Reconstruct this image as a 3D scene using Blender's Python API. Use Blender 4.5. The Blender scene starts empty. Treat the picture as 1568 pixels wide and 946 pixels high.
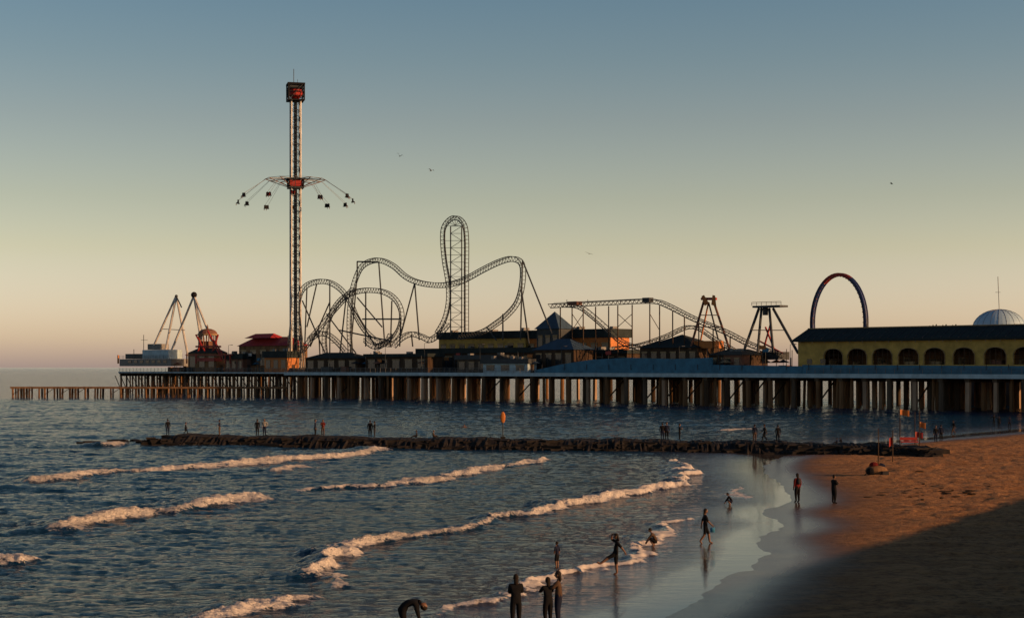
import bpy, math, random
import numpy as np
from mathutils import Vector, Matrix
random.seed(4); rng=np.random.default_rng(4)
H=8.2; F=2500.0; CX=784.0; HY=562.0
scene=bpy.context.scene
# ------------------------------------------------------------------ materials
def new_mat(name):
    m=bpy.data.materials.new(name); m.use_nodes=True
    return m, m.node_tree.nodes, m.node_tree.links, m.node_tree.nodes['Principled BSDF']
def mat(name,col,rough=0.7,metal=0.0,var=0.25,scale=0.6,spec=0.4,streak=False):
    m,N,L,b=new_mat(name)
    tc=N.new('ShaderNodeTexCoord'); mp=N.new('ShaderNodeMapping')
    mp.inputs['Scale'].default_value=(1,1,0.2) if streak else (1,1,1)
    n=N.new('ShaderNodeTexNoise'); n.inputs['Scale'].default_value=scale; n.inputs['Detail'].default_value=5; n.inputs['Roughness'].default_value=0.65
    r=N.new('ShaderNodeMapRange'); r.inputs[1].default_value=0.3; r.inputs[2].default_value=0.7; r.inputs[3].default_value=1-var; r.inputs[4].default_value=1+var
    mx=N.new('ShaderNodeVectorMath'); mx.operation='SCALE'; mx.inputs[0].default_value=col
    L.new(tc.outputs['Object'],mp.inputs[0]); L.new(mp.outputs[0],n.inputs['Vector']); L.new(n.outputs['Fac'],r.inputs[0]); L.new(r.outputs[0],mx.inputs['Scale']); L.new(mx.outputs[0],b.inputs['Base Color'])
    b.inputs['Roughness'].default_value=rough; b.inputs['Metallic'].default_value=metal
    b.inputs['Specular IOR Level'].default_value=spec
    return m
M={}
def mk(k,*a,**kw): M[k]=mat(k,*a,**kw)
mk('steel_dark',(0.03,0.037,0.045),0.65,spec=.3); mk('steel_grey',(0.12,0.12,0.125),0.55); mk('white_paint',(0.42,0.41,0.40),0.55)
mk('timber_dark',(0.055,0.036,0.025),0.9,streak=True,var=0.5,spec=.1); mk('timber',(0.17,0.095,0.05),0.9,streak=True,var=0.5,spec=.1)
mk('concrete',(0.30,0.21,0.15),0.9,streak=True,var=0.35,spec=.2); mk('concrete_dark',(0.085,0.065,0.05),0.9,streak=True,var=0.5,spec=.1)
mk('pier_fascia',(0.34,0.45,0.52),0.8,var=0.25); mk('teal_paint',(0.03,0.14,0.24),0.7,var=0.3)
mk('yellow_paint',(0.44,0.29,0.07),0.8,var=0.3); mk('roof_dark',(0.02,0.028,0.03),0.85,spec=.2); mk('roof_red',(0.34,0.022,0.02),0.7)
mk('red_paint',(0.28,0.018,0.014),0.6); mk('orange_paint',(0.42,0.13,0.02),0.65); mk('brick',(0.16,0.075,0.05),0.9); mk('roof_blue',(0.03,0.06,0.10),0.75)
mk('dome_white',(0.33,0.48,0.62),0.5,var=0.06); mk('navy',(0.012,0.022,0.09),0.45); mk('glass_dark',(0.02,0.025,0.03),0.15,var=0.1)
mk('tan',(0.28,0.19,0.10),0.8); mk('black',(0.012,0.012,0.014),0.8,spec=.1)
mk('skin',(0.17,0.085,0.05),0.6,var=0.05); mk('hair',(0.015,0.01,0.008),0.8,spec=.2)
for k,c in dict(cloth_black=(.010,.010,.012),cloth_navy=(.012,.016,.035),cloth_red=(.11,.014,.014),cloth_white=(.22,.21,.20),cloth_tan=(.08,.05,.035),cloth_blue=(.04,.17,.3),cloth_grey=(.03,.03,.034)).items(): mk(k,c,0.95,scale=6,spec=.1)
mk('stone',(0.020,0.017,0.016),0.9,var=0.6,scale=1.5,spec=.15); mk('gull_white',(0.22,0.22,0.23),0.8); mk('gull_dark',(0.03,0.03,0.035),0.8); mk('clump_brown',(0.04,0.026,0.016),0.9,spec=.1)
# ------------------------------------------------------------------ mesh builder
class MB:
    def __init__(s): s.v=[]; s.f=[]; s.m=[]; s.mats=[]
    def mi(s,k):
        if k not in s.mats: s.mats.append(k)
        return s.mats.index(k)
    def add(s,vs,fs,k):
        o=len(s.v); s.v.extend([tuple(p) for p in vs]); i=s.mi(k)
        for f in fs: s.f.append([a+o for a in f]); s.m.append(i)
    def beam(s,a,b,r,k,n=4,r2=None):
        a=Vector(a); b=Vector(b); d=b-a
        if d.length<1e-6: return
        d.normalize(); up=Vector((0,0,1)) if abs(d.z)<0.9 else Vector((UX,UY,0))
        x=d.cross(up).normalized(); y=x.cross(d); r2=r if r2 is None else r2
        vs=[]
        for p,rr in ((a,r),(b,r2)):
            for i in range(n):
                t=2*math.pi*(i+0.5)/n; vs.append(p+(x*math.cos(t)+y*math.sin(t))*rr)
        fs=[[i,(i+1)%n,n+(i+1)%n,n+i] for i in range(n)]+[list(range(n))[::-1],list(range(n,2*n))]
        s.add(vs,fs,k)
    def path(s,pts,r,k,n=4):
        for a,b in zip(pts[:-1],pts[1:]): s.beam(a,b,r,k,n)
    def hexa(s,P,k):
        s.add(P,[[3,2,1,0],[4,5,6,7],[0,1,5,4],[1,2,6,5],[2,3,7,6],[3,0,4,7]],k)
    def pbox(s,u0,u1,v0,v1,z0,z1,k):
        if u0>u1: u0,u1=u1,u0
        s.hexa([PW(u,v,z0) for u,v in ((u0,v0),(u1,v0),(u1,v1),(u0,v1))][::-1]+[PW(u,v,z1) for u,v in ((u0,v0),(u1,v0),(u1,v1),(u0,v1))][::-1],k)
    def pyramid(s,u0,u1,v0,v1,z0,z1,k,top=0.0,hip=None):
        uc,vc=(u0+u1)/2,(v0+v1)/2; du=(u1-u0)/2*top if hip is None else (u1-u0)/2*hip; dv=(v1-v0)/2*top+0.02
        s.hexa([PW(u,v,z0) for u,v in ((u0,v0),(u1,v0),(u1,v1),(u0,v1))][::-1]+[PW(u,v,z1) for u,v in ((uc-du-.02,vc-dv),(uc+du+.02,vc-dv),(uc+du+.02,vc+dv),(uc-du-.02,vc+dv))][::-1],k)
    def box(s,c,sx,sy,sz,k,rot=0,jit=0):
        vs=[]
        for z in(-.5,.5):
            for x,y in((-.5,-.5),(.5,-.5),(.5,.5),(-.5,.5)):
                X=x*sx*(1+random.uniform(-jit,jit)); Y=y*sy*(1+random.uniform(-jit,jit))
                vs.append((c[0]+X*math.cos(rot)-Y*math.sin(rot),c[1]+X*math.sin(rot)+Y*math.cos(rot),c[2]+z*sz*(1+random.uniform(-jit,jit))))
        s.hexa(vs,k)
    def ell(s,c,rx,ry,rz,k,n=12,m=8,R=None,top=1.0,bot=-1.0):
        vs=[];fs=[]
        for j in range(m+1):
            ph=math.asin(max(-1,min(1,bot+(top-bot)*0.5*(1-math.cos(math.pi*j/m)))))
            for i in range(n):
                t=2*math.pi*i/n; p=Vector((rx*math.cos(ph)*math.cos(t),ry*math.cos(ph)*math.sin(t),rz*math.sin(ph)))
                if R: p=R@p
                vs.append(Vector(c)+p)
        for j in range(m):
            for i in range(n): fs.append([j*n+i,j*n+(i+1)%n,(j+1)*n+(i+1)%n,(j+1)*n+i])
        s.add(vs,fs,k)
    def build(s,name,smooth=False,loc=None):
        me=bpy.data.meshes.new(name)
        vs=s.v
        if loc is not None: vs=[(a-loc[0],b-loc[1],c-loc[2]) for a,b,c in vs]
        me.from_pydata(vs,[],s.f)
        for k in s.mats: me.materials.append(M[k])
        me.polygons.foreach_set('material_index',s.m)
        if smooth: me.polygons.foreach_set('use_smooth',[True]*len(s.f))
        me.update()
        o=bpy.data.objects.new(name,me); scene.collection.objects.link(o)
        if loc is not None: o.location=loc
        return o
# ------------------------------------------------------------------ frames
def G(px,py,z=0.0):
    d=(H-z)*F/(py-HY); return ((px-CX)/F*d,d)
OX,OY=91.9,293.0; UX,UY=-0.7098,0.7044; VX,VY=0.7044,0.7098
def PW(u,v,z): return (OX+u*UX+v*VX, OY+u*UY+v*VY, z)
def uof(px,v):
    k=(px-CX)/F; return (k*(OY+v*VY)-OX-v*VX)/(UX-k*UY)
def zof(px,py,v):
    u=uof(px,v); Y=OY+u*UY+v*VY; return H-(py-HY)*Y/F
def Q(px,py,v): u=uof(px,v); return Vector(PW(u,v,zof(px,py,v)))
# ------------------------------------------------------------------ noise
def vnoise(x,y,seed=0):
    xi=np.floor(x).astype(np.int64); yi=np.floor(y).astype(np.int64); fx=x-xi; fy=y-yi
    fx=fx*fx*(3-2*fx); fy=fy*fy*(3-2*fy)
    def h(a,b):
        n=(a*374761393+b*668265263+seed*974634777)&0xffffffff; n=((n^(n>>13))*1274126177)&0xffffffff; n=n^(n>>16)
        return (n&0xffff)/65535.0
    return (h(xi,yi)*(1-fx)+h(xi+1,yi)*fx)*(1-fy)+(h(xi,yi+1)*(1-fx)+h(xi+1,yi+1)*fx)*fy
def fbm(x,y,o=4,seed=0):
    s=0;a=1;t=0
    for i in range(o): s=s+a*vnoise(x*2**i+i*17.3,y*2**i-i*9.1,seed+i); t+=a; a*=0.5
    return s/t*2-1
def seg_dist(x,y,pl):
    best=np.full(x.shape,1e9); sg=np.ones(x.shape); par=np.zeros(x.shape); L=0
    for (ax,ay),(bx,by) in zip(pl[:-1],pl[1:]):
        dx,dy=bx-ax,by-ay; l2=dx*dx+dy*dy; l=math.sqrt(l2)
        t=np.clip(((x-ax)*dx+(y-ay)*dy)/l2,0,1)
        qx=x-ax-t*dx; qy=y-ay-t*dy; d=np.sqrt(qx*qx+qy*qy)
        m=d<best; best=np.where(m,d,best); sg=np.where(m,np.where(dx*(y-ay)-dy*(x-ax)<0,1.0,-1.0),sg); par=np.where(m,L+t*l,par)
        L+=l
    return best,sg,par,L
def smooth_pl(pl,it=2):
    for _ in range(it):
        o=[pl[0]]
        for a,b in zip(pl[:-1],pl[1:]):
            o.append((a[0]*.75+b[0]*.25,a[1]*.75+b[1]*.25)); o.append((a[0]*.25+b[0]*.75,a[1]*.25+b[1]*.75))
        o.append(pl[-1]); pl=o
    return pl
SH_PX=[(1020,945),(1090,903),(1105,885),(1185,850),(1145,822),(1215,805),(1155,782),(1225,768),(1195,742),(1160,712),(1215,692),(1300,684),(1400,674),(1480,668),(1568,660)]
SHORE=[(-400,-700),(-22,0)]+smooth_pl([G(*p) for p in SH_PX],2)+[(110,262),(200,320),(500,470),(30000,14000)]
POLY=SHORE+[(30000,-3000),(-400,-3000)]
def inside(x,y):
    r=np.zeros(x.shape,bool); n=len(POLY)
    for i in range(n):
        ax,ay=POLY[i]; bx,by=POLY[(i+1)%n]
        if ay==by: continue
        c=((ay>y)!=(by>y))&(x<(bx-ax)*(y-ay)/(by-ay)+ax); r^=c
    return r
def shore_sd(x,y):
    d,_,_,_=seg_dist(x,y,SHORE); return np.where(inside(x,y),d,-d)
def sstep(a,b,x): t=np.clip((x-a)/(b-a),0,1); return t*t*(3-2*t)
def sand_z_base(x,y):
    sd=shore_sd(x,y)
    return np.where(sd>0,np.where(sd<8,sd*0.02,0.16+np.minimum(sd-8,60)*0.006),np.maximum(sd*0.035,-4)),sd
def sand_at(x,y):
    z,_=sand_z_base(np.array([float(x)]),np.array([float(y)])); return max(0.0,float(z[0]))
def grid_obj(name,cols,rows,dmin,zf,mats):
    T,D=np.meshgrid(cols,rows); X=T*np.maximum(D,dmin); Y=D
    x=X.ravel(); y=Y.ravel(); z,attrs,dx=zf(x,y)
    nr,nc=T.shape; me=bpy.data.meshes.new(name)
    co=np.stack([x+dx,y,z],1).astype(np.float32)
    idx=np.arange(nr*nc).reshape(nr,nc)
    q=np.stack([idx[:-1,:-1],idx[:-1,1:],idx[1:,1:],idx[1:,:-1]],-1).reshape(-1,4)
    me.vertices.add(len(co)); me.vertices.foreach_set('co',co.ravel())
    me.loops.add(q.size); me.loops.foreach_set('vertex_index',q.ravel().astype(np.int32))
    me.polygons.add(len(q)); me.polygons.foreach_set('loop_start',np.arange(0,q.size,4,dtype=np.int32))
    me.polygons.foreach_set('use_smooth',np.ones(len(q),bool))
    me.update(calc_edges=True)
    for k,a in attrs.items():
        at=me.attributes.new(k,'FLOAT','POINT'); at.data.foreach_set('value',a.astype(np.float32))
    for m in mats: me.materials.append(m)
    o=bpy.data.objects.new(name,me); scene.collection.objects.link(o); return o
# ------------------------------------------------------------------ sea
def line(px,amp,w=1.0): return ([G(*p) for p in px],amp,w)
WAVES=[
 line([(35,741),(90,733),(150,726),(220,721),(300,718),(350,712),(420,707),(485,703),(530,699),(590,686)],0.42,0.75),
 line([(395,724),(440,720),(488,715)],0.25,0.6),
 line([(60,820),(110,801),(180,793),(250,786),(310,772),(370,765),(425,758)],0.5,0.85),
 line([(432,758),(520,747),(600,743),(680,731),(760,717),(852,702)],0.32,0.55),
 line([(418,893),(465,888),(492,872),(498,852),(530,838),(600,826),(700,811),(780,791),(850,774),(950,759),(1010,749),(1052,736),(1048,714),(1020,702)],0.34,0.42),
 line([(500,906),(520,895),(510,870)],0.15,0.4),
 line([(255,953),(350,941),(430,920),(472,905)],0.28,0.6),
 line([(630,945),(720,919),(790,901),(860,880),(930,866),(985,850),(1010,825),(1040,795),(1080,790)],0.16,0.27),
 line([(-60,872),(-20,868),(14,860)],0.4,0.7),
 line([(160,684),(187,680)],0.5,0.9),
 line([(1120,752),(1140,765),(1125,742)],0.03,0.2),
 line([(1090,660),(1150,656),(1195,657)],0.14,0.5),
]
def sea_f(x,y):
    n=len(x); z=np.zeros(n); foam=np.zeros(n)
    sd=shore_sd(x,y)
    near=(y>35)&(y<470)&(np.abs(x)<0.6*y)
    X=x[near];Y=y[near]
    wx=X+fbm(X*0.35,Y*0.35,4,3)*1.4+fbm(X*1.6,Y*1.6,3,8)*0.4; wy=Y+fbm(X*0.35,Y*0.35,4,5)*1.4+fbm(X*1.6,Y*1.6,3,9)*0.4
    zz=np.zeros(X.shape); fo=np.zeros(X.shape)
    for i,(pl,amp,w) in enumerate(WAVES):
        pl=smooth_pl(pl,1)
        d,sg,par,L=seg_dist(wx,wy,pl)
        s=d*sg; e=np.minimum(par,L-par); tap=sstep(0,min(4,L*0.3),e)
        tap=np.where((par<=0)|(par>=L),0,tap)
        var=0.78+0.8*fbm(par*0.2+i*31,par*0+i*7,3,11); var=np.clip(var,0.38,1.3)
        A=amp*tap*(.35+.65*var)
        h=np.where(s<0,np.exp(-(s/(2.6*w))**2),np.exp(-(s/(0.9*w))**2))
        zz=np.maximum(zz,A*h)
        f=sstep(-0.5*w,-0.05,s)*(1-sstep(0.5*w,2.0*w*(0.35+0.95*var),s))
        fo=np.maximum(fo,f*np.clip(tap*1.3,0,1)*np.clip(0.5+0.7*var,0,1.15))
        tr=np.exp(-((s+1.8*w)/(3.0*w))**2)*0.27*tap*min(1,amp*3); fo=np.maximum(fo,tr)
    S=sd[near]; far=sstep(0,60,-S)
    lump=fbm(X*2.5,Y*2.5,3,21)
    ch=fbm(X*0.10+Y*0.03,Y*0.22-X*0.05,4,31)*0.30*far
    ch=ch+(1-np.abs(fbm(X*0.45,Y*0.9+X*.1,4,35))*2)*0.10*sstep(2,40,-S)+fbm(X*0.9,Y*1.5,3,38)*0.05*sstep(-1,16,-S)
    ch=ch+fbm(X*1.8,Y*2.6,2,39)*0.022*sstep(0,10,-S)
    zz=zz+ch+lump*0.15*np.clip(fo,0,1)*np.clip(zz*4,0,1)
    z[near]=zz; foam[near]=fo
    fade=sstep(-0.5,6,-sd); z=z*fade*(1-sstep(380,460,y))
    z=np.where(sd>3,-0.6,z)
    return z,{'foam':foam,'calm':1-sstep(0.5,16,-sd)},np.zeros(n)
cols=np.concatenate([-np.geomspace(60,0.48,40)[:-1],np.linspace(-0.47,0.47,1000),np.geomspace(0.48,60,40)[1:]])
rows=np.concatenate([np.linspace(-600,38,12),np.geomspace(40,190,620),np.geomspace(190.6,470,260)[1:],np.geomspace(475,60000,60)])
m,N,L,b=new_mat('sea_water')
tc=N.new('ShaderNodeTexCoord')
def noise(scale,det,rough=0.5,vec=None,sc=(1,1,1),rot=0):
    mp=N.new('ShaderNodeMapping'); mp.inputs['Scale'].default_value=sc; mp.inputs['Rotation'].default_value=(0,0,rot)
    n=N.new('ShaderNodeTexNoise'); n.inputs['Scale'].default_value=scale; n.inputs['Detail'].default_value=det; n.inputs['Roughness'].default_value=rough
    L.new(tc.outputs['Object'],mp.inputs[0]); L.new(mp.outputs[0],n.inputs['Vector']); return n.outputs['Fac']
def math_(op,a,b_=None,c=None):
    n=N.new('ShaderNodeMath'); n.operation=op
    for i,v in enumerate((a,b_,c)):
        if v is None: continue
        if isinstance(v,(int,float)): n.inputs[i].default_value=v
        else: L.new(v,n.inputs[i])
    return n.outputs[0]
def attr(k): a=N.new('ShaderNodeAttribute'); a.attribute_name=k; return a.outputs['Fac']
def mapr(v,a,b_,c,d,smooth=False):
    n=N.new('ShaderNodeMapRange'); n.interpolation_type='SMOOTHSTEP' if smooth else 'LINEAR'
    L.new(v,n.inputs[0]); 
    for i,q in enumerate((a,b_,c,d)): n.inputs[i+1].default_value=q
    return n.outputs[0]
def mixc(f,a,b_):
    n=N.new('ShaderNodeMix'); n.data_type='RGBA'
    L.new(f,n.inputs[0])
    for i,v in ((6,a),(7,b_)):
        if isinstance(v,tuple): n.inputs[i].default_value=(*v,1)
        else: L.new(v,n.inputs[i])
    return n.outputs[2]
calm=attr('calm'); foam=attr('foam')
n1=noise(0.5,6,0.68,sc=(0.55,1.3,1),rot=0.15); n2=noise(2.2,5,0.7,sc=(0.7,1.2,1),rot=-0.3); n3=noise(0.05,3,0.5,sc=(0.4,1.6,1))
hgt=math_('ADD',math_('MULTIPLY',n1,1.0),math_('MULTIPLY',n2,0.35))
amp=math_('MULTIPLY',mapr(calm,0,1,1.0,0.02),mapr(n3,0.35,0.65,0.6,1.0))
bump=N.new('ShaderNodeBump'); bump.inputs['Distance'].default_value=1.7
L.new(amp,bump.inputs['Strength']); L.new(hgt,bump.inputs['Height'])
fn=noise(2.2,6,0.7); fn2=noise(7,4,0.6)
fth=math_('ADD',foam,math_('MULTIPLY',math_('SUBTRACT',math_('ADD',math_('MULTIPLY',fn,0.65),math_('MULTIPLY',fn2,0.35)),0.5),3.6))
ffac=mapr(fth,0.45,0.85,0,1,True)
ffac=math_('MULTIPLY',ffac,mapr(foam,0.02,0.22,0,1))
col=mixc(calm,(0.004,0.030,0.068),(0.075,0.058,0.045))
L.new(mixc(ffac,col,(0.62,0.57,0.53)),b.inputs['Base Color'])
L.new(math_('ADD',mapr(ffac,0,1,0.0,0.8),mapr(calm,0,1,0.10,0.05)),b.inputs['Roughness'])
b.inputs['IOR'].default_value=1.333; L.new(bump.outputs[0],b.inputs['Normal'])
sea=grid_obj('sea',cols,rows,40,sea_f,[m])
# ------------------------------------------------------------------ beach
def sand_f(x,y):
    z,sd=sand_z_base(x,y)
    near=(y>20)&(y<320)&(sd>-8)
    n=np.zeros(x.shape); X=x[near];Y=y[near];S=sd[near]
    dry=sstep(2.0,10,S)
    n[near]=fbm(X*0.5,Y*0.5,3,51)*0.012+dry*(fbm(X*0.22,Y*0.4,4,55)*0.20+fbm(X*1.1,Y*1.3,4,57)*0.13)
    z=z+n
    return z,{'wet':1-sstep(1.0,7,sd+n*20)},np.zeros(x.shape)
m,N,L,b=new_mat('beach_sand'); tc=N.new('ShaderNodeTexCoord')
wet=attr('wet'); s1=noise(0.35,5,0.65,sc=(0.6,1.8,1)); s2=noise(2.2,6,0.75); s3=noise(12,3,0.6)
dryc=mixc(mapr(s1,0.32,0.68,0,1),(0.27,0.125,0.05),(0.50,0.25,0.10))
dryc2=mixc(mapr(s2,0.35,0.55,0,1),(0.16,0.075,0.032),dryc)
L.new(mixc(wet,dryc2,(0.09,0.048,0.026)),b.inputs['Base Color'])
L.new(mapr(wet,0.3,1,0.95,0.22),b.inputs['Roughness']); b.inputs['Specular IOR Level'].default_value=0.2
bump=N.new('ShaderNodeBump'); bump.inputs['Distance'].default_value=0.2
L.new(mapr(wet,0.2,1,1.0,0.03),bump.inputs['Strength'])
L.new(math_('ADD',s2,math_('MULTIPLY',s3,0.3)),bump.inputs['Height']); L.new(bump.outputs[0],b.inputs['Normal'])
bc=np.concatenate([-np.geomspace(60,0.12,20)[:-1],np.linspace(-0.11,0.47,700),np.geomspace(0.48,60,40)[1:]])
br=np.concatenate([np.linspace(-600,38,12),np.geomspace(40,260,560),np.geomspace(265,60000,40)])
grid_obj('beach_sand',bc,br,40,sand_f,[m])
mb=MB()  # low dark brown clumps, mostly gathered in one streak across the sand
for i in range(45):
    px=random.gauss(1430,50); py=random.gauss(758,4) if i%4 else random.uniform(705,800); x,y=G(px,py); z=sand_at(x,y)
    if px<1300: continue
    mb.ell((x,y,z+.02),random.uniform(.1,.4),random.uniform(.08,.2),random.uniform(.04,.07),'clump_brown',7,4,R=Matrix.Rotation(random.uniform(-.5,.5),3,'Z'))
mb.build('dark_sand_clumps')
# ------------------------------------------------------------------ seawall (right of frame; its shade falls on the near beach)
wd=Vector((0.49,0.872)).normalized(); wn=Vector((wd.y,-wd.x))
mb=MB(); base=Vector((31.7,101))+wn*22
def WP(s,o,z): p=base+wd*s+wn*o; return (p.x,p.y,z)
zt=5.2
for s0 in range(-150,260,10):
    prof=[(0,0.2),(0.5,1.6),(1.2,3.2),(1.4,zt),(2.4,zt),(2.4,0.2)]
    a=[WP(s0,o,z) for o,z in prof]; c=[WP(s0+9.98,o,z) for o,z in prof]; n=len(prof)
    mb.add(a+c,[[i,(i+1)%n,n+(i+1)%n,n+i] for i in range(n)]+[list(range(n))[::-1],list(range(n,2*n))],'concrete')
mb.add([WP(-150,2.4,zt-.05),WP(260,2.4,zt-.05),WP(260,80,zt-.05),WP(-150,80,zt-.05)],[[0,1,2,3]],'concrete_dark')
mb.build('seawall')
# ------------------------------------------------------------------ pier structure
ZD=6.9
def railing(mb,u0,u1,v,z,k='steel_grey',h=1.15,sp=2.0):
    n=max(1,int(abs(u1-u0)/sp))
    for i in range(n+1):
        u=u0+(u1-u0)*i/n; mb.beam(PW(u,v,z),PW(u,v,z+h),0.05,k)
    for hh in (0.4,0.75,h): mb.beam(PW(u0,v,z+hh),PW(u1,v,z+hh),0.04,k)
mb=MB(); uE=uof(435,0); uL=uof(182,8)
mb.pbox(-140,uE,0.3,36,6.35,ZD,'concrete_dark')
mb.pbox(-140,uE,-0.1,0.297,6.15,6.97,'pier_fascia')
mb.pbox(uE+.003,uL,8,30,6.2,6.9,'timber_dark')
mb.pbox(uE+.003,uL,7.7,7.997,6.5,6.85,'pier_fascia')
bu=-140
while bu<uE:
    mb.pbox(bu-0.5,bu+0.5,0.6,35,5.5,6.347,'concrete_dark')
    for j,v in enumerate((1.2,7,13,19,25,31,34.5)):
        if j in(0,1,3,5,6) or random.random()<0.7:
            k='concrete' if random.random()<0.28 else random.choice(['timber','concrete_dark','timber_dark','timber'])
            w=random.uniform(0.34,0.5); ww=random.uniform(-.12,.12)
            mb.beam(PW(bu+ww,v,-3),PW(bu,v,5.5),w*1.25,k,8 if k!='concrete' else 4,w*1.2)
    if int(bu/5.6)%3==0:
        for q in range(3):
            uu=bu+random.uniform(1,4.4); vv=random.uniform(1.5,8); mb.beam(PW(uu,vv,-3),PW(uu+random.uniform(-.5,.5),vv,6.3),0.33,'timber',6)
    if random.random()<0.4: mb.beam(PW(bu,1.2,1),PW(bu,7,5.5),0.16,'timber_dark')
    bu+=5.6+random.uniform(-.35,.35)
bu=uE+3
while bu<uL:
    mb.pbox(bu-0.3,bu+0.3,8.3,29.5,5.5,6.197,'timber_dark')
    for v in (8.6,12,16,20,24,29):
        w=random.uniform(0.2,0.3); mb.beam(PW(bu,v,-3),PW(bu+random.uniform(-.3,.3),v,5.6),w,random.choice(['timber','timber_dark','concrete_dark']),6)
    mb.beam(PW(bu,8.6,1),PW(bu+3.6,8.6,5.6),0.12,'timber_dark'); 
    bu+=3.6+random.uniform(-.3,.3)
railing(mb,-100,uof(1235,0.2),0.2,ZD); railing(mb,uof(815,0.2),uE,0.2,ZD); railing(mb,uE,uL,8.2,6.9); railing(mb,uL,uE,29.5,6.9)
def parapet(pts,v,k,zb=6.98):
    for (x0,y0),(x1,y1) in zip(pts[:-1],pts[1:]):
        a=uof(x0,v);c=uof(x1,v); z0=zof(x0,y0,v); z1=zof(x1,y1,v)
        P=[PW(a,v,zb),PW(c,v,zb),PW(c,v+.4,zb),PW(a,v+.4,zb),PW(a,v,z0),PW(c,v,z1),PW(c,v+.4,z1),PW(a,v+.4,z0)]
        mb.hexa(P,k)
parapet([(820,566),(860,557),(905,550),(960,547),(1030,549),(1090,547)],0.6,'teal_paint')
parapet([(1090.5,558),(1228,560)],0.6,'teal_paint'); parapet([(1228.5,558),(1800,561)],0.6,'teal_paint')
for x in range(830,1700,34):
    mb.beam(Q(x,566,0.45),Q(x,557,0.45),0.06,'steel_dark')
mb.build('pleasure_pier',loc=PW(100,15,0))
mb=MB()
x0=(18-CX)/F*446; x1=(440-CX)/F*446
mb.hexa([(x0,444.5,2.45),(x1,444.5,2.45),(x1,448,2.45),(x0,448,2.45),(x0,444.5,2.95),(x1,444.5,2.95),(x1,448,2.95),(x0,448,2.95)],'timber')
x=x0+.6
while x<x1:
    for y in(444.9,447.6):
        r=random.uniform(.2,.32); mb.beam((x+random.uniform(-.15,.15),y,-2),(x,y,2.6),r,random.choice(['timber','timber_dark']),6)
    if random.random()<.5: mb.beam((x,444.7,0.8),(x+2.6,444.7,2.5),0.1,'timber_dark')
    if x>x0+35 : mb.beam((x,444.7,2.9),(x,444.7,4.0),0.05,'timber_dark')
    x+=2.7 if random.random()<.7 else 1.5
mb.beam((x0+35,444.7,3.9),(x1,444.7,3.9),0.05,'timber_dark'); mb.beam((x0+35,444.7,3.45),(x1,444.7,3.45),0.04,'timber_dark')
mb.build('fishing_walkway',loc=(x0,446,0))
# ------------------------------------------------------------------ swing tower
mb=MB(); v=14; uc=uof(452.5,v); PY=OY+uc*UY+v*VY; sc=F/PY
C=Vector(PW(uc,v,0)); zt=H+(562-155)/sc; a=1.3
corners=[(a,a),(-a,a),(-a,-a),(a,-a)]
rot=0.25
cs=[Vector((x*math.cos(rot)-y*math.sin(rot),x*math.sin(rot)+y*math.cos(rot),0)) for x,y in corners]
for c in cs: mb.beam(C+c+Vector((0,0,ZD)),C+c+Vector((0,0,zt)),0.26,'white_paint')
z=ZD;k=0
while z<zt-1.5:
    for i in range(4):
        p=cs[i];q=cs[(i+1)%4]
        mb.beam(C+p+Vector((0,0,z)),C+q+Vector((0,0,z)),0.11,'steel_dark')
        s,e=(p,q) if k%2 else (q,p)
        mb.beam(C+s+Vector((0,0,z)),C+e+Vector((0,0,z+2.4)),0.11,'steel_dark')
    k+=1; z+=2.4
mb.beam(C+Vector((0,0,ZD)),C+Vector((0,0,zt)),0.5,'steel_dark',6)
zb=zt; zT=H+(562-128)/sc
def dbox(mb,c,w,z0,z1,k,k2=None,rot=rot):
    mb.box((c.x,c.y,(z0+z1)/2),w,w,z1-z0,k,rot=rot)
dbox(mb,C,4.6,zb,zb+0.4,'black')
mb.ell(C+Vector((0,0,zb+2.3)),2.0,2.0,1.8,'red_paint',14,6); dbox(mb,C,4.9,zT-.5,zT,'black')
for c in cs:
    mb.beam(C+c*1.7+Vector((0,0,zb)),C+c*1.7+Vector((0,0,zT)),0.22,'black')
    for hh in (1.4,2.6,3.6): 
        mb.beam(C+c*1.7+Vector((0,0,zb+hh)),C+cs[(cs.index(c)+1)%4]*1.7+Vector((0,0,zb+hh)),0.14,'black')
    mb.beam(C+c*1.7+Vector((0,0,zb)),C+cs[(cs.index(c)+1)%4]*1.7+Vector((0,0,zT)),0.12,'steel_dark')
dbox(mb,C,3.4,zb+3.4,zT-.5,'steel_dark')
mb.beam(C+Vector((-.5,0,zT)),C+Vector((-.5,0,zT+4.2)),0.09,'steel_dark'); mb.beam(C+Vector((.6,0,zT)),C+Vector((.6,0,zT+1.2)),0.06,'steel_dark')
for c in cs: mb.beam(C+c*1.9+Vector((0,0,ZD)),C+c*1.0+Vector((0,0,ZD+14)),0.2,'steel_grey')
zs=H+(562-281)/sc
mb.box((C.x,C.y,zs),3.6,3.6,1.6,'red_paint',rot=rot); mb.box((C.x,C.y,zs+1.3),5.0,5.0,0.4,'steel_dark',rot=rot); mb.box((C.x,C.y,zs-1.2),4.4,4.4,0.35,'steel_dark',rot=rot)
for c in cs: mb.beam(C+c*1.5+Vector((0,0,zs-1.2)),C+c*1.6+Vector((0,0,zs+1.3)),0.22,'black')
n=12; R1=8.6; R2=16.6; ends=[]
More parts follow.
